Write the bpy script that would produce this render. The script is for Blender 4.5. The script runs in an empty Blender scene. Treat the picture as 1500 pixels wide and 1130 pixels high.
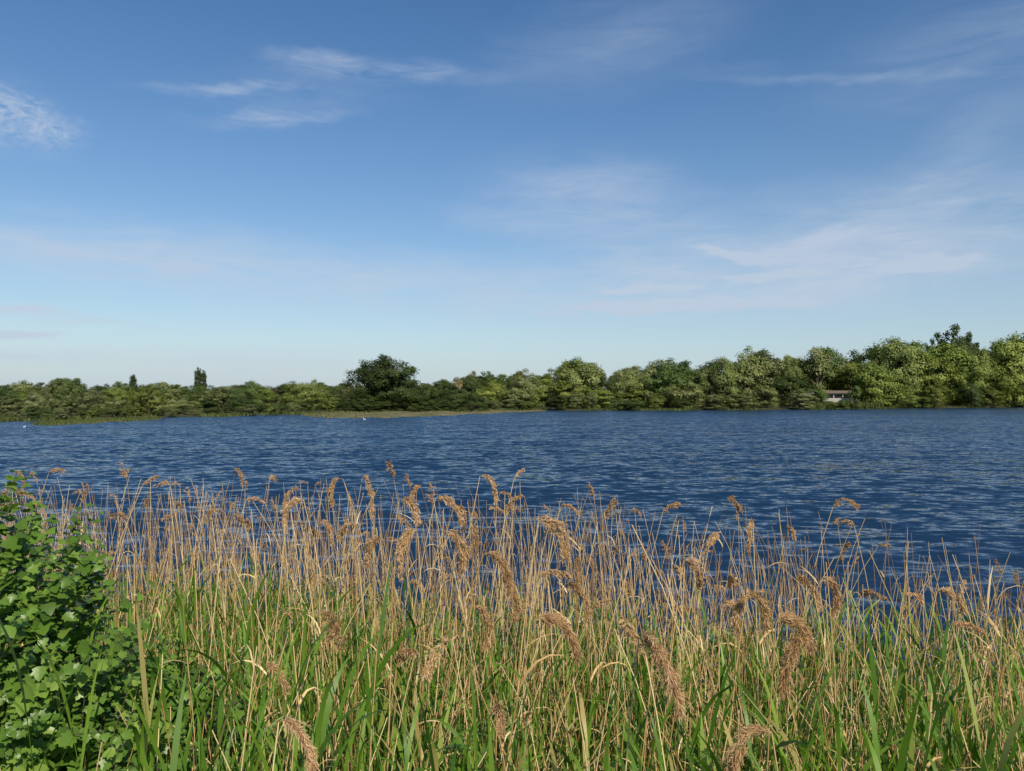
import bpy, math, numpy as np
from mathutils import Vector
rng = np.random.default_rng(7)
F=1133.0; HC=3.0; VH=580.0
scene=bpy.context.scene
def W(u,v,d): return np.array([(u-750)/F*d, d, HC+(VH-v)/F*d])
def U(a,b,n=None): return rng.uniform(a,b,n)

# ---------------------------------------------------------------- helpers
class Batch:
    def __init__(s): s.v=[]; s.f=[]; s.r=[]; s.m=[]; s.n=0
    def add(s,v,f,r,m=0):
        v=np.asarray(v,float).reshape(-1,3); f=np.asarray(f,int)
        s.v.append(v); s.f.append(f+s.n); s.n+=len(v)
        r=np.broadcast_to(np.asarray(r,float),(len(v),)); s.r.append(r); s.m.append(np.full(len(f),m))
def build(name,b,mats,parent=None,smooth=True,link=True):
    me=bpy.data.meshes.new(name)
    v=np.concatenate(b.v); 
    loops=np.concatenate([f.ravel() for f in b.f]); tot=np.concatenate([np.full(len(f),f.shape[1]) for f in b.f])
    st=np.concatenate([[0],np.cumsum(tot)[:-1]])
    me.vertices.add(len(v)); me.vertices.foreach_set("co",v.ravel().astype(np.float32))
    me.loops.add(len(loops)); me.loops.foreach_set("vertex_index",loops.astype(np.int32))
    me.polygons.add(len(tot)); me.polygons.foreach_set("loop_start",st.astype(np.int32))
    me.polygons.foreach_set("material_index",np.concatenate(b.m).astype(np.int32))
    me.update(calc_edges=True)
    me.polygons.foreach_set("use_smooth",np.full(len(tot),smooth))
    a=me.attributes.new("rnd",'FLOAT','POINT'); a.data.foreach_set("value",np.concatenate(b.r).astype(np.float32))
    for m in mats: me.materials.append(m)
    if not link: return me
    o=bpy.data.objects.new(name,me); scene.collection.objects.link(o)
    if parent: o.parent=parent
    return o
def curve(base,L,e0,bend,phi,K,p=1.5):
    N=len(base); tm=(np.arange(K)+.5)/K
    el=e0[:,None]-bend[:,None]*tm[None]**p
    d=np.stack([np.cos(el)*np.cos(phi)[:,None],np.cos(el)*np.sin(phi)[:,None],np.sin(el)],-1)
    P=np.concatenate([np.zeros((N,1,3)),np.cumsum(d*(L/K)[:,None,None],1)],1)+base[:,None]
    T=np.concatenate([d[:,:1],(d[:,1:]+d[:,:-1])/2,d[:,-1:]],1)
    T/=np.linalg.norm(T,axis=-1,keepdims=True)+1e-9
    return P,T
def sides(T,phi,tw):
    s=np.stack([-np.sin(phi),np.cos(phi),0*phi],-1)[:,None]+0*T
    c=np.cross(T,s); return s*np.cos(tw)[...,None]+c*np.sin(tw)[...,None], -s*np.sin(tw)[...,None]+c*np.cos(tw)[...,None]
def ribbon(b,P,T,phi,w,prof,tw,r,m=0):
    N,K1,_=P.shape; s,_c=sides(T,phi,tw[:,None]+np.zeros((N,K1)))
    off=s*(w[:,None]*prof[None])[...,None]
    V=np.stack([P-off,P+off],2).reshape(-1,3)
    i=(np.arange(N)[:,None]*K1+np.arange(K1-1)[None]).ravel()*2
    b.add(V,np.stack([i,i+1,i+3,i+2],1),np.repeat(r,K1*2),m)
def tube(b,P,T,phi,rad,prof,r,S=4,m=0):
    N,K1,_=P.shape; s,c=sides(T,phi,np.zeros((N,K1)))
    a=np.arange(S)*2*np.pi/S; R=(rad[:,None]*prof[None])[...,None,None]
    V=P[:,:,None]+R*(s[:,:,None]*np.cos(a)[:,None]+c[:,:,None]*np.sin(a)[:,None])
    base=(np.arange(N)[:,None]*K1+np.arange(K1-1)[None]).ravel()*S
    fs=[]
    for k in range(S):
        k2=(k+1)%S; fs.append(np.stack([base+k,base+k2,base+S+k2,base+S+k],1))
    b.add(V.reshape(-1,3),np.concatenate(fs),np.repeat(r,K1*S),m)
def unit(v): return v/(np.linalg.norm(v,axis=-1,keepdims=True)+1e-9)
def rdir(n): return unit(rng.normal(size=(n,3)))

# ---------------------------------------------------------------- materials
def newmat(name):
    m=bpy.data.materials.new(name); m.use_nodes=True; nt=m.node_tree; nt.nodes.clear()
    return m,nt,nt.nodes.new,nt.links.new
def ramp(n,stops):
    cr=n.color_ramp
    while len(cr.elements)<len(stops): cr.elements.new(.5)
    for e,(p,c) in zip(cr.elements,stops): e.position=p; e.color=(*c,1)
def leafmat(name,stops,trans=.3,rough=.5,spec=.3,objcol=False,tt=(1.1,1.25,.6)):
    m,nt,N,L=newmat(name)
    at=N('ShaderNodeAttribute'); at.attribute_name='rnd'
    r=N('ShaderNodeValToRGB'); ramp(r,stops); L(at.outputs['Fac'],r.inputs[0]); col=r.outputs[0]
    if objcol:
        oi=N('ShaderNodeObjectInfo'); mx=N('ShaderNodeMix'); mx.data_type='RGBA'; mx.blend_type='MULTIPLY'; mx.inputs[0].default_value=1
        L(col,mx.inputs[6]); L(oi.outputs['Color'],mx.inputs[7]); col=mx.outputs[2]
    bs=N('ShaderNodeBsdfPrincipled'); bs.inputs['Roughness'].default_value=rough; bs.inputs['Specular IOR Level'].default_value=spec
    L(col,bs.inputs['Base Color'])
    tr=N('ShaderNodeBsdfTranslucent'); m2=N('ShaderNodeMix'); m2.data_type='RGBA'; m2.blend_type='MULTIPLY'; m2.inputs[0].default_value=1
    L(col,m2.inputs[6]); m2.inputs[7].default_value=(*tt,1); L(m2.outputs[2],tr.inputs[0])
    ms=N('ShaderNodeMixShader'); ms.inputs[0].default_value=trans; L(bs.outputs[0],ms.inputs[1]); L(tr.outputs[0],ms.inputs[2])
    o=N('ShaderNodeOutputMaterial'); L(ms.outputs[0],o.inputs[0]); return m
def noisemat(name,stops,scale,rough=.9,detail=8,bump=0.3,sc=(1,1,1)):
    m,nt,N,L=newmat(name)
    g=N('ShaderNodeNewGeometry'); mp=N('ShaderNodeMapping'); mp.inputs['Scale'].default_value=sc; L(g.outputs['Position'],mp.inputs[0])
    n=N('ShaderNodeTexNoise'); n.inputs['Scale'].default_value=scale; n.inputs['Detail'].default_value=detail; n.inputs['Roughness'].default_value=.65
    L(mp.outputs[0],n.inputs['Vector']); r=N('ShaderNodeValToRGB'); ramp(r,stops); L(n.outputs[0],r.inputs[0])
    bs=N('ShaderNodeBsdfPrincipled'); bs.inputs['Roughness'].default_value=rough; bs.inputs['Specular IOR Level'].default_value=.2
    L(r.outputs[0],bs.inputs['Base Color']); bm=N('ShaderNodeBump'); bm.inputs['Strength'].default_value=bump; L(n.outputs[0],bm.inputs['Height']); L(bm.outputs[0],bs.inputs['Normal'])
    o=N('ShaderNodeOutputMaterial'); L(bs.outputs[0],o.inputs[0]); return m

M_crown=leafmat('tree_foliage',[(0,(.070,.096,.029)),(.5,(.168,.198,.064)),(1,(.29,.31,.13))],.25,.6,.2,True)
M_bark=noisemat('bark',[(.3,(.05,.04,.03)),(.7,(.12,.10,.07))],3)
M_ground=noisemat('soil_and_grass',[(.3,(.03,.026,.015)),(.5,(.045,.05,.02)),(.7,(.09,.08,.04))],1.2)
M_spit=noisemat('gravel_and_moss',[(.38,(.075,.095,.035)),(.50,(.15,.135,.06)),(.68,(.28,.21,.12))],.35,sc=(1,1.6,1))
M_fringe=leafmat('shore_grass',[(0,(.06,.085,.02)),(.6,(.12,.14,.04)),(1,(.26,.21,.09))],.25,.6,.2)
M_green=leafmat('reed_leaf',[(0,(.05,.115,.014)),(.5,(.115,.225,.022)),(.82,(.22,.34,.04)),(1,(.46,.36,.13))],.38,.42,.35,tt=(1.2,1.4,.4))
M_dry=leafmat('dry_reed_stem',[(0,(.32,.18,.065)),(.5,(.62,.41,.17)),(1,(.84,.65,.35))],.15,.5,.3,tt=(1.1,1,.8))
M_plume=leafmat('reed_plume',[(0,(.27,.16,.07)),(.5,(.55,.36,.18)),(1,(.80,.61,.38))],.3,.7,.1,tt=(1.15,1,.7))
M_bush=leafmat('bush_leaf',[(0,(.045,.095,.014)),(.6,(.13,.235,.032)),(1,(.28,.39,.07))],.36,.38,.4,tt=(1.25,1.35,.4))

# ---------------------------------------------------------------- water
m,nt,N,L=newmat('lake_water')
g=N('ShaderNodeNewGeometry')
def wn(scale,sc,amp,det=3):
    mp=N('ShaderNodeMapping'); mp.inputs['Scale'].default_value=sc; mp.inputs['Rotation'].default_value=(0,0,.18); L(g.outputs['Position'],mp.inputs[0])
    n=N('ShaderNodeTexNoise'); n.inputs['Scale'].default_value=scale; n.inputs['Detail'].default_value=det; n.inputs['Distortion'].default_value=.4; L(mp.outputs[0],n.inputs['Vector'])
    s=N('ShaderNodeVectorMath'); s.operation='SUBTRACT'; s.inputs[1].default_value=(.5,.5,.5); L(n.outputs['Color'],s.inputs[0])
    k=N('ShaderNodeVectorMath'); k.operation='MULTIPLY'; k.inputs[1].default_value=(amp*.6,amp,0); L(s.outputs[0],k.inputs[0]); return k.outputs[0]
def vadd(a,b):
    s=N('ShaderNodeVectorMath'); s.operation='ADD'; L(a,s.inputs[0]); L(b,s.inputs[1]); return s.outputs[0]
tot=vadd(vadd(wn(2.8,(.6,1.1,1),1.4,4),wn(9,(.7,1.1,1),.4,2)),wn(.6,(.4,1,1),.5,3))
mp=N('ShaderNodeMapping'); mp.inputs['Scale'].default_value=(.35,1.2,1); L(g.outputs['Position'],mp.inputs[0])
pn=N('ShaderNodeTexNoise'); pn.inputs['Scale'].default_value=.035; pn.inputs['Detail'].default_value=4; L(mp.outputs[0],pn.inputs['Vector'])
pr=N('ShaderNodeMapRange'); pr.inputs[1].default_value=.35; pr.inputs[2].default_value=.65; pr.inputs[3].default_value=.65; pr.inputs[4].default_value=1.15; L(pn.outputs[0],pr.inputs[0])
sc=N('ShaderNodeVectorMath'); sc.operation='SCALE'; L(tot,sc.inputs[0]); L(pr.outputs[0],sc.inputs['Scale'])
ad=N('ShaderNodeVectorMath'); ad.operation='ADD'; ad.inputs[1].default_value=(0,-.18,1); L(sc.outputs[0],ad.inputs[0])
nm=N('ShaderNodeVectorMath'); nm.operation='NORMALIZE'; L(ad.outputs[0],nm.inputs[0])
bs=N('ShaderNodeBsdfPrincipled'); bs.inputs['Base Color'].default_value=(.009,.028,.062,1); bs.inputs['Roughness'].default_value=.08; bs.inputs['IOR'].default_value=1.333
L(nm.outputs[0],bs.inputs['Normal']); o=N('ShaderNodeOutputMaterial'); L(bs.outputs[0],o.inputs[0]); M_water=m
b=Batch(); b.add([(-900,-20,0),(900,-20,0),(900,900,0),(-900,900,0)],[(0,1,2,3)],0); build('lake_water',b,[M_water],smooth=False)

# ---------------------------------------------------------------- ground
su=np.array([-400,0,150,250,430,500,790,1000,1150,1250,1400,1500,1900.])
sd=np.array([88,91,97,106,122,146,156,158,165,178,190,198,170.])
def shore(u): return np.interp(u,su,sd)
def znear(y): return np.interp(y,[-5,.5,3,6,9,13],[1.5,1.4,.6,.05,-.4,-1.5])
taz=np.arctan((su-750)/F); tR=sd/np.cos(taz)
NA=900; az=np.linspace(-np.pi,np.pi,NA,endpoint=False); R=np.interp(az,taz,tR)+2.0*np.sin(az*57)+1.2*np.sin(az*131+1)
rings=[np.full(NA,x) for x in np.geomspace(.02,60,60)]+[60+(R-70)*t for t in (.3,.6,.85)]+[R+x for x in (-10,-6,-3,-1,0,1,2,3,6,10,16,25)]+[R+x for x in np.geomspace(40,3500,10)]
rr=np.array(rings); X=rr*np.sin(az); Y=rr*np.cos(az)
Z=np.maximum(znear(Y),np.interp(rr-R,[-8,0,3,15,60],[-1.5,-.05,.25,.5,.8]))+rng.normal(0,.02,rr.shape)*(rr<200)*(rr>.5)
b=Batch(); idx=np.arange(rr.size).reshape(rr.shape); a=idx[:-1]; c=idx[1:]
b.add(np.stack([X,Y,Z],-1),np.stack([a,np.roll(a,-1,1),np.roll(c,-1,1),c],-1).reshape(-1,4)[:,::-1],0); build('ground',b,[M_ground])

def tongue(name,us,vf,vb,h,mat):
    n=120; u=np.linspace(us[0],us[-1],n); df=HC*F/(np.interp(u,us,vf)-VH); db=HC*F/(np.interp(u,us,vb)-VH)
    df=df+1.5*np.sin(u*.13)+np.sin(u*.31); t=np.linspace(0,1,14)[:,None]; D=df+(db-df)*t
    x=(u-750)/F*D; z=h*np.sin(np.pi*np.clip(t,0,1))**.6*(.8+.3*np.sin(u*.09))*np.sin(np.pi*np.linspace(.02,.98,n))**.4-.06+rng.normal(0,.02,D.shape)
    b=Batch(); i=np.arange(D.size).reshape(D.shape); b.add(np.stack([x,D,z],-1),np.stack([i[:-1,:-1],i[:-1,1:],i[1:,1:],i[1:,:-1]],-1).reshape(-1,4),0)
    build(name,b,[mat]); return x,D,z
sx,sy,sz=tongue('gravel_spit',[445,480,560,640,720,800],[610,613,613,610,606,602.5],[606,604,602,602,601,600.5],.36,M_spit)
mx_,my_,mz_=tongue('marsh_tongue',[55,120,230],[624,621,615],[620,616,612],.22,M_spit)

b=Batch()
def tufts(pts,h,w,rlo=0,rhi=1):
    n=len(pts); phi=U(0,6.28,n); P,T=curve(pts,U(.5,1.2,n)*h,U(1.0,1.5,n),U(0,.8,n),phi,2); ribbon(b,P,T,phi,np.full(n,w),np.array([1,.8,.1]),U(0,6,n),U(rlo,rhi,n))
n=14000; u=U(-350,1850,n); dd=shore(u)+U(-1.0,3,n); az_=np.arctan((u-750)/F); 
dd=dd+(2*np.sin(az_*57)+1.2*np.sin(az_*131+1))*np.cos(az_)
gap=(np.sin(u*.021)+np.sin(u*.057+2)+U(-1,1,n))>.3
p=np.stack([(u-750)/F*dd,dd,np.full(n,.0)],-1)[gap]; tufts(p,.55,.09,0,.6)
k=rng.integers(0,sx.size,3600); k=k[(sx.ravel()[k]<-24)|(rng.random(3600)<.3)]; n=len(k); p=np.stack([sx.ravel()[k],sy.ravel()[k],sz.ravel()[k]],-1)+rng.normal(0,.5,(n,3))*[1,1,0]; tufts(p,.28,.05,0,.9)
k=rng.integers(0,mx_.size,2500); p=np.stack([mx_.ravel()[k],my_.ravel()[k],mz_.ravel()[k]],-1)+rng.normal(0,.4,(2500,3))*[1,1,0]; tufts(p,.28,.05,0,.6)
n=3000; u=U(1185,1290,n); dd=shore(u)+U(-3,0,n); tufts(np.stack([(u-750)/F*dd,dd,0*u],-1),1.5,.09,.2,.7)
build('shoreline_grass',b,[M_fringe])

# ---------------------------------------------------------------- trees
def tree_mesh(name,seed,ncl=75,lp=110,rx=.42,zc=.54,rz=.44,cr=(.07,.14),ls=.017,cone=0,zmin=.1,lobes=5,rlob=1.):
    global rng; old=rng; rng=np.random.default_rng(seed)
    if lobes:
        ld=rdir(lobes); ld[:,2]=np.abs(ld[:,2])*1.1-.35
        lc=np.stack([ld[:,0]*rx*.6,ld[:,1]*rx*.6,zc+ld[:,2]*rz*.6],-1); lr=U(.42,.66,lobes)*rx*rlob; lc[0]=(0,0,zc+rz-lr[0]*1.05)
        li=rng.integers(0,lobes,ncl); d=rdir(ncl); c=lc[li]+d*(lr[li]*U(.5,1,ncl)**.5)[:,None]*np.array([1,1,1.05])
        lv=U(0,.35,lobes)[li]
        skirt=rng.random(ncl)<.25; c[skirt,2]=U(zmin,.4,skirt.sum()); c[skirt,:2]*=1.25
    else:
        d=rdir(ncl); q=U(.35,1,ncl)**.5; c=np.stack([d[:,0]*rx*q,d[:,1]*rx*q,zc+d[:,2]*rz*q],-1); lv=.15
    if cone: k=(1-cone*np.clip(c[:,2],0,1)); c[:,0]*=k; c[:,1]*=k
    c[:,2]=np.clip(c[:,2],zmin,.95); rad=U(*cr,ncl)
    out=unit((c-np.array([0,0,zc*.8]))*np.array([1,1,.9]))
    n=ncl*lp; ci=np.repeat(np.arange(ncl),lp); dd=rdir(n); dd[:,2]=np.where(rng.random(n)<.3,np.abs(dd[:,2]),dd[:,2])
    sq=np.array([1.1,1.1,.9]); C=c[ci]+dd*sq*(rad[ci]*(U(.4,1.2,n)))[:,None]
    nn=unit(dd*.8+out[ci]*.8+rdir(n)*.5); a=unit(np.cross(nn,rdir(n))); bb=np.cross(nn,a); s=(U(.6,1.3,n)*ls)[:,None]
    V=np.stack([C+a*s,C+bb*s*.65,C-a*s,C-bb*s*.65],1).reshape(-1,3); V[:,2]=np.maximum(V[:,2],.005)
    cv=U(0,.55,ncl)+lv; r=np.clip(cv[ci]*.75+U(0,.35,n),0,1)
    b=Batch(); b.add(V,np.arange(n*4).reshape(-1,4),np.repeat(r,4),0)
    t=np.linspace(0,1,6); P=np.stack([.02*np.sin(t*4),.015*np.cos(t*5),t*(zc+rz*.5)],-1)[None]; T=unit(np.gradient(P,axis=1))
    tube(b,P,T,np.zeros(1),np.array([.026]),1-.75*t,np.zeros(1),6,1)
    k=rng.choice(ncl,16,False); s0=np.stack([0*k,0*k,U(.12,.45,16)],-1); e=c[k]
    P=s0[:,None]+(e-s0)[:,None]*t[None,:,None]; P[...,2]+=.04*np.sin(np.pi*t); T=unit(np.gradient(P,axis=1))
    tube(b,P,T,np.arctan2(e[:,1],e[:,0]),np.full(16,.011),1-.8*t,np.zeros(16),4,1)
    me=build(name,b,[M_crown,M_bark],link=False); rng=old; return me
variants=[tree_mesh('broadleaf_%d'%i,10+i,ncl=[80,90,70,100,80,85][i],rx=[.42,.38,.45,.40,.36,.44][i],cr=[(.06,.12),(.05,.10),(.07,.12),(.05,.10),(.06,.11),(.05,.11)][i],zmin=.07,lobes=[5,4,6,7,3,6][i]) for i in range(6)]
def put(me,name,x,y,z,sx_,sz_,col,parent=None,rot=None):
    o=bpy.data.objects.new(name,me); scene.collection.objects.link(o); o.location=(x,y,z); o.scale=(sx_,sx_,sz_)
    o.rotation_euler=(0,0,U(0,6.28) if rot is None else rot); o.color=(*col,1); o.parent=parent; return o
line=bpy.data.objects.new('distant_tree_line',None); scene.collection.objects.link(line)
tu=np.array([-400,0,50,100,150,195,240,330,400,450,490,520,640,690,720,770,800,815,845,880,900,930,980,1020,1035,1060,1100,1150,1165,1200,1240,1252,1270,1300,1340,1400,1440,1480,1500,1600,1900.])
tv=np.array([560,565,560,555,562,558,564,565,562,558,565,562,560,549,548,542,547,537,527,543,547,536,528,531,542,528,512,520,528,509,524,528,512,499,503,508,514,492,480,478,490.])
cols=[(1,1,1),(1.15,1.1,1.3),(.62,.76,.62),(1.15,1.15,.7),(.8,.92,.8),(.46,.58,.44),(1.3,1.24,1.3),(1.0,1.12,.65)]
def row(off,hlo,hhi,step,wlo,whi,sk=None,dark=1.):
    u=-380.
    while u<1880:
        rs_=(.8+.55*min(max((u-600)/500,0),1))
        if not(sk and any(a<u<b_ for a,b_ in sk)):
            d=shore(u)+off+U(-3,3); tv_=np.interp(u,tu,tv)
            H=(HC+(VH-tv_)/F*d-.1)*U(hlo,hhi); w=U(wlo,whi)/F*d/.95*rs_
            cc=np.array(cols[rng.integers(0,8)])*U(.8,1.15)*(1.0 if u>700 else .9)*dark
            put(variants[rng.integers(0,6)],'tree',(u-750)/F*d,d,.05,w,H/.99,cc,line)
        u+=step*U(.6,1.4)*rs_
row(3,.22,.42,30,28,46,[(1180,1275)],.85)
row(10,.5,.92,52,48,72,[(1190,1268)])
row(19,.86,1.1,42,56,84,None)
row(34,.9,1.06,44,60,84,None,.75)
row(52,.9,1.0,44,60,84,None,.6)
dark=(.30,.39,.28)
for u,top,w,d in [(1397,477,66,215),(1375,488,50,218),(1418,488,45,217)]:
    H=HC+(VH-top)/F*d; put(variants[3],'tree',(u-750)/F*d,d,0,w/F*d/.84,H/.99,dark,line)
for i,(u,top,w,d,c_) in enumerate([(845,524,74,170,(1.2,1.2,1.1)),(1305,494,84,200,(1.05,1.1,.85)),(1205,507,66,203,(.6,.74,.55)),(1095,509,76,176,(1.2,1.15,1.15)),(1480,488,74,205,(1.25,1.3,.75)),(1535,474,95,205,(1.,1.1,.7)),(980,526,84,170,(.55,.7,.5)),(925,536,50,168,(1.2,1.2,1.1)),(1345,498,60,203,(.8,.95,.75)),(770,541,50,165,(1.15,1.1,1.15)),(455,556,46,140,(1.05,1.08,.85)),(98,553,46,118,(.65,.76,.6)),(1060,524,50,174,(1.05,1.12,.85)),(30,557,50,115,(1.05,1.05,.95)),(240,559,46,125,(1.15,1.1,1.1)),(370,558,50,135,(.65,.8,.6)),(1435,510,50,203,(1.15,1.2,.9)),(1155,519,40,190,(1.1,1.12,.95))]):
    H=HC+(VH-top)/F*d; put(variants[[0,2,5][i%3]],'tree',(u-750)/F*d,d,0,w/F*d/.84,H/.99,c_,line)
for u,top,w,d in [(690,543,34,175),(672,552,30,172)]:
    H=HC+(VH-top)/F*d; put(variants[1],'tree',(u-750)/F*d,d,0,w/F*d/.84,H/.99,(1.5,1.1,1.5),line)
oak=tree_mesh('oak',23,ncl=210,lp=140,rx=.58,zc=.50,rz=.47,cr=(.055,.10),ls=.014,zmin=.08,lobes=12,rlob=.85)
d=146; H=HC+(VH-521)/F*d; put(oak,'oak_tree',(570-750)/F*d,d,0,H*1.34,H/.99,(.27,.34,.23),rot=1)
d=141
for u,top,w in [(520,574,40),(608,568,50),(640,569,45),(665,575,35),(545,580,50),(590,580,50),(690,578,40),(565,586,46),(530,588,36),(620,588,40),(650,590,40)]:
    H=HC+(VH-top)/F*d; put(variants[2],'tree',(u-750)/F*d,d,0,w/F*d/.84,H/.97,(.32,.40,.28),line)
pop=tree_mesh('poplar',55,ncl=60,lp=110,rx=.13,zc=.54,rz=.44,cr=(.05,.08),ls=.014,lobes=0)
con=tree_mesh('conifer',56,ncl=60,lp=110,rx=.26,zc=.5,rz=.44,cr=(.05,.08),ls=.014,cone=.8,lobes=0)
d=230
for u,top,s in [(290,537,1),(298,541,.9)]:
    H=HC+(VH-top)/F*d; put(pop,'poplar_tree',(u-750)/F*d,d,0,H*s*.62,H/.98,(.24,.31,.22))
H=HC+(VH-546)/F*d; put(con,'conifer_tree',(195-750)/F*d,d,0,H*.8,H/.98,(.24,.31,.22))

# ---------------------------------------------------------------- bird hide
def pmat(name,c,rough=.7):
    return noisemat(name,[(.3,tuple(x*.8 for x in c)),(.7,tuple(min(1,x*1.15) for x in c))],2.5,rough,4,.1)
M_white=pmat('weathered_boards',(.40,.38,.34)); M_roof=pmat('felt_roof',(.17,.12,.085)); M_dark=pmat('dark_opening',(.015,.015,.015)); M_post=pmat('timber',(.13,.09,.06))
hide=bpy.data.objects.new('bird_hide',None); scene.collection.objects.link(hide)
hd=176.; hide.location=((1228-750)/F*hd,hd,.25); hide.rotation_euler=(0,0,-.12)
CF=np.array([(0,3,2,1),(4,5,6,7),(0,1,5,4),(1,2,6,5),(2,3,7,6),(3,0,4,7)])
def box(name,x0,x1,y0,y1,z0,z1,mat,dz=0,):
    b=Batch(); b.add([(x0,y0,z0),(x1,y0,z0),(x1,y1,z0),(x0,y1,z0),(x0,y0,z1),(x1,y0,z1),(x1,y1,z1+dz),(x0,y1,z1+dz)],CF,0); o=build(name,b,[mat],hide,False); return o
box('lower_boards',-3.1,3.1,0,3,1.25,2.2,M_white)
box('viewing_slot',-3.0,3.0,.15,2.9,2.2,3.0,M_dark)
for i,x in enumerate([-3.1,-1.1,.9,2.9]): box('mullion_%d'%i,x,x+.2,0,.14,2.2,3.0,M_white)
box('upper_boards',-3.1,3.1,0,3,3.0,3.3,M_white)
bb=Batch(); bb.add([(-3.5,-.5,3.31),(3.5,-.5,3.31),(3.5,3.5,3.31),(-3.5,3.5,3.31),(-3.3,1.5,3.95),(3.3,1.5,3.95)],[(0,1,5,4),(2,3,4,5),(0,3,2,1)],0); bb.add([(-3.5,-.5,3.31),(-3.5,3.5,3.31),(-3.3,1.5,3.95),(3.5,-.5,3.31),(3.5,3.5,3.31),(3.3,1.5,3.95)],[(0,2,1),(3,4,5)],0); build('roof',bb,[M_roof],hide,False)
for i,x in enumerate([-2.9,-1,1,2.7]): box('stilt_%d'%i,x,x+.2,.1,.3,-.7,1.25,M_post); box('rear_stilt_%d'%i,x,x+.2,2.6,2.8,-.7,1.25,M_post)
for u,top,w,d in [(1202,570,26,173),(1254,566,26,173),(1238,586,30,171),(1215,588,30,171),(1352,582,40,186)]:
    H=HC+(VH-top)/F*d; put(variants[4],'shrub',(u-750)/F*d,d,0,w/F*d/.84,H/.99,(.7,.85,.55),line)

# ---------------------------------------------------------------- waterbirds
M_bird=pmat('white_feathers',(.8,.8,.78)); M_beak=pmat('orange_bill',(.6,.22,.04))
def swan(u,v,s,rot):
    d=HC*F/(v-VH); b=Batch()
    def ell(c,r,mi=0):
        a=np.linspace(0,np.pi,8)[:,None]; t=np.linspace(0,2*np.pi,10,endpoint=False)
        V=np.stack([np.cos(a)+0*t,np.sin(a)*np.cos(t),np.sin(a)*np.sin(t)],-1)*r+np.array(c); i=np.arange(80).reshape(8,10)
        b.add(V,np.stack([i[:-1],np.roll(i[:-1],-1,1),np.roll(i[1:],-1,1),i[1:]],-1).reshape(-1,4),0,mi)
    ell((0,0,.13),(.5,.24,.2)); ell((-.42,0,.22),(.2,.1,.07)); ell((.55,0,.78),(.12,.06,.065)); ell((.7,0,.75),(.09,.03,.025),1)
    t=np.linspace(0,1,9); P=np.stack([.38+.14*np.sin(t*np.pi*1.4)*(1-.5*t)+.08*t,0*t,.15+.64*t],-1)[None]; tube(b,P,unit(np.gradient(P,axis=1)),np.zeros(1),np.array([.08]),1-.5*t,np.zeros(1),8)
    o=build('swan',b,[M_bird,M_beak]); o.location=((u-750)/F*d,d,0); o.scale=(s,)*3; o.rotation_euler=(0,0,rot)
swan(36,626,.22,.3); swan(534,615,.32,2.8)

# ---------------------------------------------------------------- reeds
dry=Batch(); plume=Batch()
def in_bush(x,y): return (x<-.42*y-.25)&(y<3.6)
def make_reeds(tip,phi,bend,plumes,psize,rad,hero=False):
    n=len(tip); gz=znear(tip[:,1]); L=np.maximum(tip[:,2]-gz,.4)*1.03
    P,T=curve(np.zeros((n,3)),L,np.full(n,np.pi/2)-U(0,.1,n),bend,phi,7,1.6)
    P=P+(tip-P[:,-1])[:,None]; r=U(0,1,n)
    tube(dry,P,T,phi,rad,np.linspace(1,.55,8),r,4)
    for _ in range(2):
        k=rng.random(n)<.5; j=rng.integers(2,7,n); bs=P[np.arange(n),j][k]; m_=k.sum(); ph=U(0,6.28,m_)
        Q,TT=curve(bs,U(.08,.28,m_),U(.5,1.4,m_),U(.3,2.4,m_),ph,4); ribbon(dry,Q,TT,ph,U(.002,.006,m_),np.array([.7,1,.8,.5,.1]),U(-1,1,m_),U(.3,1,m_))
    idx=np.nonzero(plumes)[0]
    for i in idx:
        d=tip[i,1]; S=psize[i]; ns=int(np.clip(3600/d*(S/.17),200,3400)); wd=np.clip(.00036*d,.0006,.0019)
        e0=np.arctan2(T[i,-1,2],np.hypot(T[i,-1,0],T[i,-1,1])); big=hero and S>.15
        nod=U(2.5,3.3) if big else rng.choice([U(.1,.9),U(1.2,2.7)])
        AP,AT=curve(tip[i][None],np.array([S]),np.array([e0]),np.array([nod]),np.array([phi[i]]),12,.38 if big else .6)
        tube(dry,AP,AT,np.array([phi[i]]),np.array([.0015]),np.linspace(1,.3,13),np.array([.4]),3)
        nt_=max(24,int(ns/26)); ts=rng.random(nt_)**1.1; f=ts*12; j=np.minimum(f.astype(int),11)
        A0=AP[0,j]+(AP[0,j+1]-AP[0,j])*(f-j)[:,None]; fat=np.sin(np.pi*np.clip(.20+.72*ts,0,1))**.7
        thin=rng.choice([.65,.85,1.]); wob=rdir(nt_)*(S*.10*thin*fat*rng.random(nt_)**.5)[:,None]; A0=A0+wob+AT[0,j]*S*.03
        bd=rdir(nt_); tr=rng.random(nt_); g=rng.integers(0,nt_,ns); s2=rng.random(ns)
        dirb=unit(AT[0,j]*1.0+bd*.45*thin+np.array([0,0,-.5])); Lb=S*U(.15,.34,nt_)*(.4+.75*fat)*thin
        B0=A0[g]+dirb[g]*(Lb[g]*s2)[:,None]+np.array([0,0,-1])*(S*.05*s2**2)[:,None]; dirv=unit(dirb[g]+rdir(ns)*.7)
        el=np.arcsin(np.clip(dirv[:,2],-1,1)); ph=np.arctan2(dirv[:,1],dirv[:,0])
        Q,TT=curve(B0,S*U(.05,.12,ns),el,U(-.8,1.5,ns),ph,3); ribbon(plume,Q,TT,ph,U(.6,1.5,ns)*wd,np.array([.5,1.,.9,.2]),U(0,3.1,ns),np.clip(r[i]*.3+tr[g]*.38+U(0,.4,ns)-.05,0,1))
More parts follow.
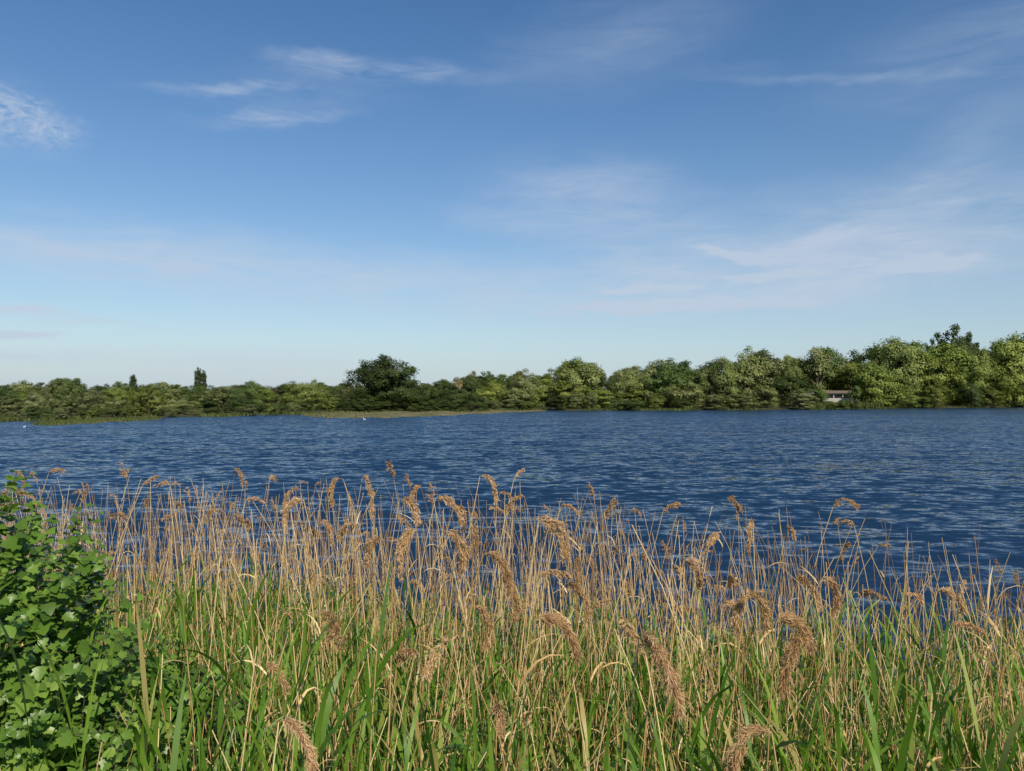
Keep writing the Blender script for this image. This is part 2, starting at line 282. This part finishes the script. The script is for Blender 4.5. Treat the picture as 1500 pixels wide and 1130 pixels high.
H=[(935,935,1.9,.21,0.1),(1135,912,2.3,.21,-.2),(1092,872,2.9,.18,-.5),(785,908,2.6,.21,.2),(708,812,3.3,.22,-.3),(690,888,3.1,.18,.2),(612,780,4,.25,3.0),(445,732,5,.25,2.8),
(500,958,2.5,.15,-2.8),(728,1040,2.3,.13,3.1),(410,1055,1.75,.17,-1.0),(1128,1070,1.9,.16,-1.9),(1062,735,5,.15,-1.5),(703,698,4.6,.18,-.4),(503,702,5.5,.2,3.),(345,688,6.5,.18,-.5),
(788,765,3.7,.24,-.3),(845,815,4,.18,-1),(1000,824,3.7,.19,-.3),(1203,850,3.5,.19,-.2),(1370,866,3.4,.16,-.2),(648,780,3.8,.22,-.3),(638,730,4.5,.21,-.4),(585,732,4.6,.2,-.6),(752,706,5.5,.12,.2),
(1102,765,4,.18,-1.6),(1220,740,5,.15,-1.6),(562,790,4.4,.2,2.6),(22,692,6.5,.16,-.2),(72,694,7,.14,-.3),(187,703,7,.15,3),(388,978,2.9,.14,-1.),(583,966,3,.14,-1.5),(768,728,5,.16,2.9),(547,720,5,.18,-1.3),
(577,700,5.8,.15,-1.5),(531,700,6,.17,-1.5),(617,713,5.4,.18,-1.7),(440,716,6,.19,3.1),(664,938,3,.16,-2),(1186,932,2.4,.2,-1.2),(828,855,3.4,.18,-.8),(885,760,4.5,.14,-.2),(1107,875,3,.18,2.8),(1258,872,4,.14,-.5),(1442,932,3.4,.14,2.9),(300,766,6,.15,0),(210,748,7,.15,-1),(1320,875,4,.14,0),(945,960,2.6,.13,3),(800,902,2.9,.18,.1),(735,846,3.4,.19,-.2),(1163,847,3.6,.18,0),
(120,735,7,.15,0),(250,712,7,.14,3),(395,705,6.5,.14,0),(480,720,5.6,.16,-1),(665,742,5,.17,0),(695,770,4.6,.18,-.2),(520,770,5,.17,3),(470,765,5,.18,-.5),(820,745,5,.15,0),(870,730,5.5,.14,2.9),(1030,815,4,.15,.1),(970,752,5,.13,-.2),(1075,855,3.6,.15,3),(1250,770,5,.13,3),(1150,775,5,.13,0),(360,735,6,.15,0),(160,760,6,.15,0)]
tip=np.array([W(u,v,d) for u,v,d,s,h in H]); n=len(H)
make_reeds(tip,np.array([h[4] for h in H])+rng.normal(0,.6,n),U(.12,.35,n),np.ones(n,bool),np.array([h[3] for h in H]),np.full(n,.0036),True)
n=5300
y=2.3+rng.random(n)**.62*8.6; x=U(-1,1,n)*(.78*y+.8); 
cl=np.sin(x*2.1+1)*np.sin(y*1.7)+np.sin(x*4.3+y*2)*.5
u=750+F*x/y; ymax=np.interp(u,[0,400,800,1100,1500],[11,10.5,9,7.8,7]); k=(y<ymax)&~in_bush(x,y)&(cl+rng.normal(0,.7,n)>-.5+np.interp(u,[600,1300],[0,.1])); x,y,u=x[k],y[k],u[k]; n=len(x)
zt=np.clip(rng.normal(1.78,.38,n),.9,2.5)*np.interp(u,[0,900,1500],[1.04,1,.94]); v=VH+F*(HC-zt)/y
vm=np.interp(u,[0,400,850,1000,1200,1300,1400,1500],[693,695,705,735,730,750,790,825])+rng.exponential(18,n)
v=np.where(v<vm,vm+rng.exponential(75,n),v); zt=HC-(v-VH)/F*y
tip=np.stack([x,y,zt],-1); phi=np.where(rng.random(n)<.6,np.pi+rng.normal(0,.8,n),rng.normal(0,.9,n))
pl=rng.random(n)<np.where(y>4,.08,.02)
make_reeds(tip,phi,np.abs(rng.normal(.13,.2,n)),pl,U(.08,.17,n),U(.0022,.0042,n))
n=900; y=U(2.1,4.8,n); x=U(-1,1,n)*(.75*y+.3); k=~in_bush(x,y); x,y=x[k],y[k]; n=len(x)
make_reeds(np.stack([x,y,np.minimum(rng.normal(1.72,.3,n),2.3)],-1),U(0,6.28,n),np.abs(rng.normal(.2,.25,n)),np.zeros(n,bool),np.zeros(n),U(.002,.0036,n))
n=480; y=U(2,8,n); x=U(-1,1,n)*.75*y; k=~in_bush(x,y); x,y=x[k],y[k]; n=len(x); ph=U(0,6.28,n); P,T=curve(np.stack([x,y,znear(y)+U(.1,.6,n)],-1),U(.5,1.2,n),U(.3,1.1,n),U(-.1,.5,n),ph,5); tube(dry,P,T,ph,U(.002,.0035,n),np.linspace(1,.5,6),U(.2,1,n),4)
build('dry_reed_stalks',dry,[M_dry]); build('reed_seed_heads',plume,[M_plume])

# green growth
gr=Batch(); n=4600
y=1.7+rng.random(n)**.7*7; x=U(-1,1,n)*(.78*y+.8); u=750+F*x/y; k=(y<np.interp(u,[0,400,800,1100,1500],[8.4,8.2,7.4,7.1,6.8]))&~in_bush(x,y); x,y,u=x[k],y[k],u[k]; n=len(x)
hgt=U(.5,1.18,n)*np.interp(u,[0,400,700,1500],[1.25,1.2,1.0,1.0]); base=np.stack([x,y,znear(y)],-1); phi=U(0,6.28,n)
P,T=curve(base,hgt,np.full(n,1.5)-U(0,.12,n),U(0,.25,n),phi,5); rs=rng.random(n)
tube(gr,P,T,phi,U(.0018,.003,n),np.linspace(1,.6,6),rs*.6+.3,3)
for li in range(6):
    f=np.clip(.25+.15*li+rng.normal(0,.04,n),.1,1)*5; j=np.minimum(f.astype(int),4); B0=P[np.arange(n),j]+(P[np.arange(n),j+1]-P[np.arange(n),j])*(f-j)[:,None]
    ph=phi+li*2.4+rng.normal(0,.5,n); 
    Q,TT=curve(B0,U(.18,.45,n),U(1.15,1.45,n),U(.1,1.6,n),ph,6,1.7); ribbon(gr,Q,TT,ph,U(.005,.0105,n),np.array([.5,.9,1,.95,.75,.42,.03]),rng.normal(0,.5,n),np.clip(rs*.5+U(0,.45,n)+(rng.random(n)<.09)*.5,0,1))
n=850; y=U(2.4,6,n); uu=np.where(rng.random(n)<.68,U(140,720,n),U(720,1480,n)); x=(uu-750)/F*y; ph=U(0,6.28,n); P,T=curve(np.stack([x,y,znear(y)+U(.1,.4,n)],-1),U(.5,1.0,n),U(1.2,1.5,n),U(.3,1.6,n),ph,8,2.0)
ribbon(gr,P,T,ph,U(.008,.014,n),np.array([.6,.8,1,1,1,.9,.7,.4,.03]),rng.normal(0,.4,n),U(.3,.9,n))
build('green_reed_leaves',gr,[M_green])

# ---------------------------------------------------------------- bush
half=[(.0,.0),(.27,.03),(.5,.2),(.40,.36),(.60,.62),(.34,.62),(.24,.84),(0,1.05)]
out=half+[(-a,b_) for a,b_ in half[-2:0:-1]]; ctr=np.array([[0,.42,-.0]])
LT=np.concatenate([ctr,np.array([(a,b_,.12*abs(a)*2-.15*b_*b_) for a,b_ in out])]); ko=len(out)
LF=np.array([(0,1+i,1+(i+1)%ko) for i in range(ko)])
def leaves(b,C,nrm,dirv,size,r):
    n=len(C); z=unit(nrm); yv=unit(dirv-z*(dirv*z).sum(-1,keepdims=True)); xv=np.cross(yv,z)
    V=C[:,None]+size[:,None,None]*(LT[None,:,0:1]*xv[:,None]+LT[None,:,1:2]*yv[:,None]+LT[None,:,2:3]*z[:,None])
    b.add(V.reshape(-1,3),(LF[None]+(np.arange(n)*len(LT))[:,None,None]).reshape(-1,3),np.repeat(r,len(LT)))
def bush(name,blobs,nsp,leafsize,sl):
    b=Batch(); st=Batch(); cen=[];dr=[]
    for c,rad,w in blobs:
        k=int(nsp*w); d=rdir(k); q=U(.6,1.,k)[:,None]; cen.append(np.array(c)+d*np.array(rad)*q); dr.append(unit(d+np.array([0,0,.5])+rdir(k)*.5))
    C=np.concatenate(cen); D=np.concatenate(dr); n=len(C); el=np.arcsin(np.clip(D[:,2],-1,1)); ph=np.arctan2(D[:,1],D[:,0])
    P,T=curve(C,U(.6,1.4,n)*sl,el,U(-.4,.5,n),ph,6); tube(st,P,T,ph,np.full(n,.0022),np.linspace(1,.4,7),U(0,1,n),4)
    rs=rng.random(n)
    for i in range(7):
        for sgn in (-1,1):
            side=unit(np.cross(T[:,i],np.array([0,0,1.])))*sgn; dv=unit(side+T[:,i]*U(.3,.9,n)[:,None]+rdir(n)*.4)
            nr=unit(np.array([.1,-.35,.75])+D*.6+rdir(n)*.7); s=leafsize*(1.15-.11*i)*U(.6,1.3,n)
            leaves(b,P[:,i]+dv*.012,nr,dv,s,np.clip(rs*.45+U(0,.4,n)+.03*i,0,1))
    k=min(40,n); e=C[rng.choice(n,k,False)]; b0=np.array([blobs[0][0][0],blobs[0][0][1],znear(blobs[0][0][1])]); t=np.linspace(0,1,7)
    Q=b0+(e-b0)[:,None]*t[None,:,None]; Q[...,2]+=.12*np.sin(np.pi*t); tube(st,Q,unit(np.gradient(Q,axis=1)),np.zeros(k),np.full(k,.009),1-.7*t,np.zeros(k),5)
    e=bpy.data.objects.new(name,None); scene.collection.objects.link(e); build('foliage',b,[M_bush],e); build('branches',st,[M_bark],e)
bush('guelder_rose_bush',[((-2.03,2.75,1.78),(.60,.6,.84),.95),((-2.45,2.9,2.0),(.60,.6,.72),.45),((-3.1,3.0,1.95),(.8,.8,.95),.5),((-1.56,2.6,1.3),(.33,.4,.62),.42),((-1.6,3.3,1.4),(.4,.4,.45),.2)],640,.050,.2)
bush('bramble',[((-1.15,2.75,1.05),(.45,.4,.33),1.),((-.9,2.3,.95),(.3,.3,.25),.4),((-1.5,3.6,.95),(.5,.5,.4),.6)],100,.040,.16)

# ---------------------------------------------------------------- world
SE=math.radians(38); sv=Vector((.42*math.cos(SE),-.90*math.cos(SE),math.sin(SE))).normalized()
w=bpy.data.worlds.new("World"); scene.world=w; w.use_nodes=True; nt=w.node_tree; nt.nodes.clear(); N=nt.nodes.new; L=nt.links.new
sky=N('ShaderNodeTexSky'); sky.sky_type='NISHITA'; sky.sun_disc=False; sky.sun_elevation=SE; sky.sun_rotation=math.atan2(sv.x,sv.y); sky.air_density=1.0; sky.dust_density=.3; sky.ozone_density=2.0
hs=N('ShaderNodeHueSaturation'); hs.inputs['Hue'].default_value=.503; hs.inputs['Saturation'].default_value=1.27; hs.inputs['Value'].default_value=1.10; L(sky.outputs[0],hs.inputs['Color'])
tc=N('ShaderNodeTexCoord'); sp=N('ShaderNodeSeparateXYZ'); L(tc.outputs['Generated'],sp.inputs[0])
def M(op,a,b_=None,c=None):
    n=N('ShaderNodeMath'); n.operation=op
    for i,x in enumerate([a,b_,c]):
        if x is None: continue
        if isinstance(x,(int,float)): n.inputs[i].default_value=x
        else: L(x,n.inputs[i])
    return n.outputs[0]
azn=M('MULTIPLY',M('ARCTAN2',sp.outputs[0],sp.outputs[1]),57.2958); eln=M('MULTIPLY',M('ARCSINE',sp.outputs[2]),57.2958)
cv=N('ShaderNodeCombineXYZ'); L(azn,cv.inputs[0]); L(eln,cv.inputs[1])
def noise(sx_,sy_,rot,scale,det,dist,rough=.6):
    mp=N('ShaderNodeMapping'); mp.inputs['Scale'].default_value=(sx_,sy_,1); mp.inputs['Rotation'].default_value=(0,0,math.radians(rot)); L(cv.outputs[0],mp.inputs[0])
    n=N('ShaderNodeTexNoise'); n.inputs['Scale'].default_value=scale; n.inputs['Detail'].default_value=det; n.inputs['Distortion'].default_value=dist; n.inputs['Roughness'].default_value=rough; L(mp.outputs[0],n.inputs['Vector']); return n.outputs[0]
wisp=noise(.25,1.4,-8,.55,9,.8,.62); fine=noise(.8,1.6,25,1.2,8,.6,.65); broad=noise(.12,.5,5,.6,6,.5,.55)
wx=noise(.5,.9,0,.35,4,0); wy=noise(.5,.9,40,.5,4,0)
cw=N('ShaderNodeCombineXYZ'); L(M('ADD',azn,M('MULTIPLY',M('SUBTRACT',wx,.5),6)),cw.inputs[0]); L(M('ADD',eln,M('MULTIPLY',M('SUBTRACT',wy,.5),1.6)),cw.inputs[1])
def ae(u,v):
    a=math.atan((u-750)/F); return math.degrees(a),math.degrees(math.atan((VH-v)/F*math.cos(a)))
def cloud(u,v,a,b_,rot,inten):
    x,y_=ae(u,v); mp=N('ShaderNodeMapping'); mp.vector_type='TEXTURE'; mp.inputs['Location'].default_value=(x,y_,0); mp.inputs['Rotation'].default_value=(0,0,math.radians(rot)); mp.inputs['Scale'].default_value=(a*.0506*.9,b_*.0506,1)
    L(cw.outputs[0],mp.inputs[0]); ln=N('ShaderNodeVectorMath'); ln.operation='LENGTH'; L(mp.outputs[0],ln.inputs[0])
    mr=N('ShaderNodeMapRange'); mr.interpolation_type='SMOOTHSTEP'; mr.inputs[1].default_value=0; mr.inputs[2].default_value=1; mr.inputs[3].default_value=inten; mr.inputs[4].default_value=0; L(ln.outputs['Value'],mr.inputs[0]); return mr.outputs[0]
def total(lst):
    t=None
    for c in lst: o_=cloud(*c); t=o_ if t is None else M('ADD',t,o_)
    return t
A=total([(330,128,180,12,7,.6),(570,98,240,22,-2,.6),(470,92,100,24,3,.35),(400,172,180,17,8,.55),(450,130,220,50,5,.16),
 (935,422,120,10,0,1.5),(980,448,340,14,0,1.3),(900,457,200,10,0,.8),(1340,384,120,13,-1,1.6),(1075,376,110,11,-12,1.1),(1120,403,100,9,0,.9),(1190,345,110,14,0,.5),
 (40,453,110,12,0,1.3),(20,488,70,10,0,1.5),(130,472,100,9,0,1.2),(60,522,150,12,0,.9),(1250,115,330,10,-7,.25),(1080,100,140,14,-5,.08),(1000,478,260,12,0,.4)])
B=total([(5,165,120,56,-8,.85),(70,180,60,22,0,.25)])
C=total([(880,300,270,100,-8,.8),(1250,350,500,110,3,.72),(350,395,760,75,-3,.85),(60,360,420,40,-3,.65),(900,60,300,90,8,.3),(1430,60,280,90,10,.34),(1440,200,180,60,25,.3),(1050,420,700,85,0,.85),(380,530,420,34,0,.55),(720,325,140,30,-10,.35),(1450,300,300,60,0,.4)])
def mr_(x,a,b_):
    r=N('ShaderNodeMapRange'); r.inputs[1].default_value=a; r.inputs[2].default_value=b_; L(x,r.inputs[0]); return r.outputs[0]
ca=M('MULTIPLY',A,mr_(wisp,.3,.68)); cb=M('MULTIPLY',B,mr_(fine,.34,.7)); cc=M('MULTIPLY',C,M('ADD',M('MULTIPLY',mr_(wisp,.3,.75),.55),M('MULTIPLY',mr_(broad,.3,.7),.5)))
den=M('MINIMUM',M('ADD',M('ADD',ca,cb),cc),.8)
hz=M('MULTIPLY',M('EXPONENT',M('MULTIPLY',M('MAXIMUM',eln,0.),-.12)),.88)
hm=N('ShaderNodeMix'); hm.data_type='RGBA'; L(hz,hm.inputs[0]); L(hs.outputs[0],hm.inputs[6]); hm.inputs[7].default_value=(4.2,5.4,6.7,1)
mx=N('ShaderNodeMix'); mx.data_type='RGBA'; L(den,mx.inputs[0]); L(hm.outputs[2],mx.inputs[6]); mx.inputs[7].default_value=(5.3,6.1,7.3,1)
bg=N('ShaderNodeBackground'); bg.inputs['Strength'].default_value=.1; L(mx.outputs[2],bg.inputs[0]); wo=N('ShaderNodeOutputWorld'); L(bg.outputs[0],wo.inputs[0])
sun=bpy.data.lights.new('sun','SUN'); sun.energy=5; sun.angle=math.radians(.5); sun.color=(1,.92,.78); so=bpy.data.objects.new('sun',sun); scene.collection.objects.link(so); so.rotation_euler=sv.to_track_quat('Z','Y').to_euler()
# ---------------------------------------------------------------- camera
cam=bpy.data.cameras.new('camera'); cam.sensor_width=36; cam.lens=36*F/1500; cam.clip_start=.05; cam.clip_end=8000
co=bpy.data.objects.new('camera',cam); scene.collection.objects.link(co); co.location=(0,0,HC); co.rotation_euler=(math.radians(90)+math.atan(15/F),0,0); scene.camera=co
scene.view_settings.view_transform='Standard'; scene.view_settings.look='None'; scene.view_settings.exposure=0
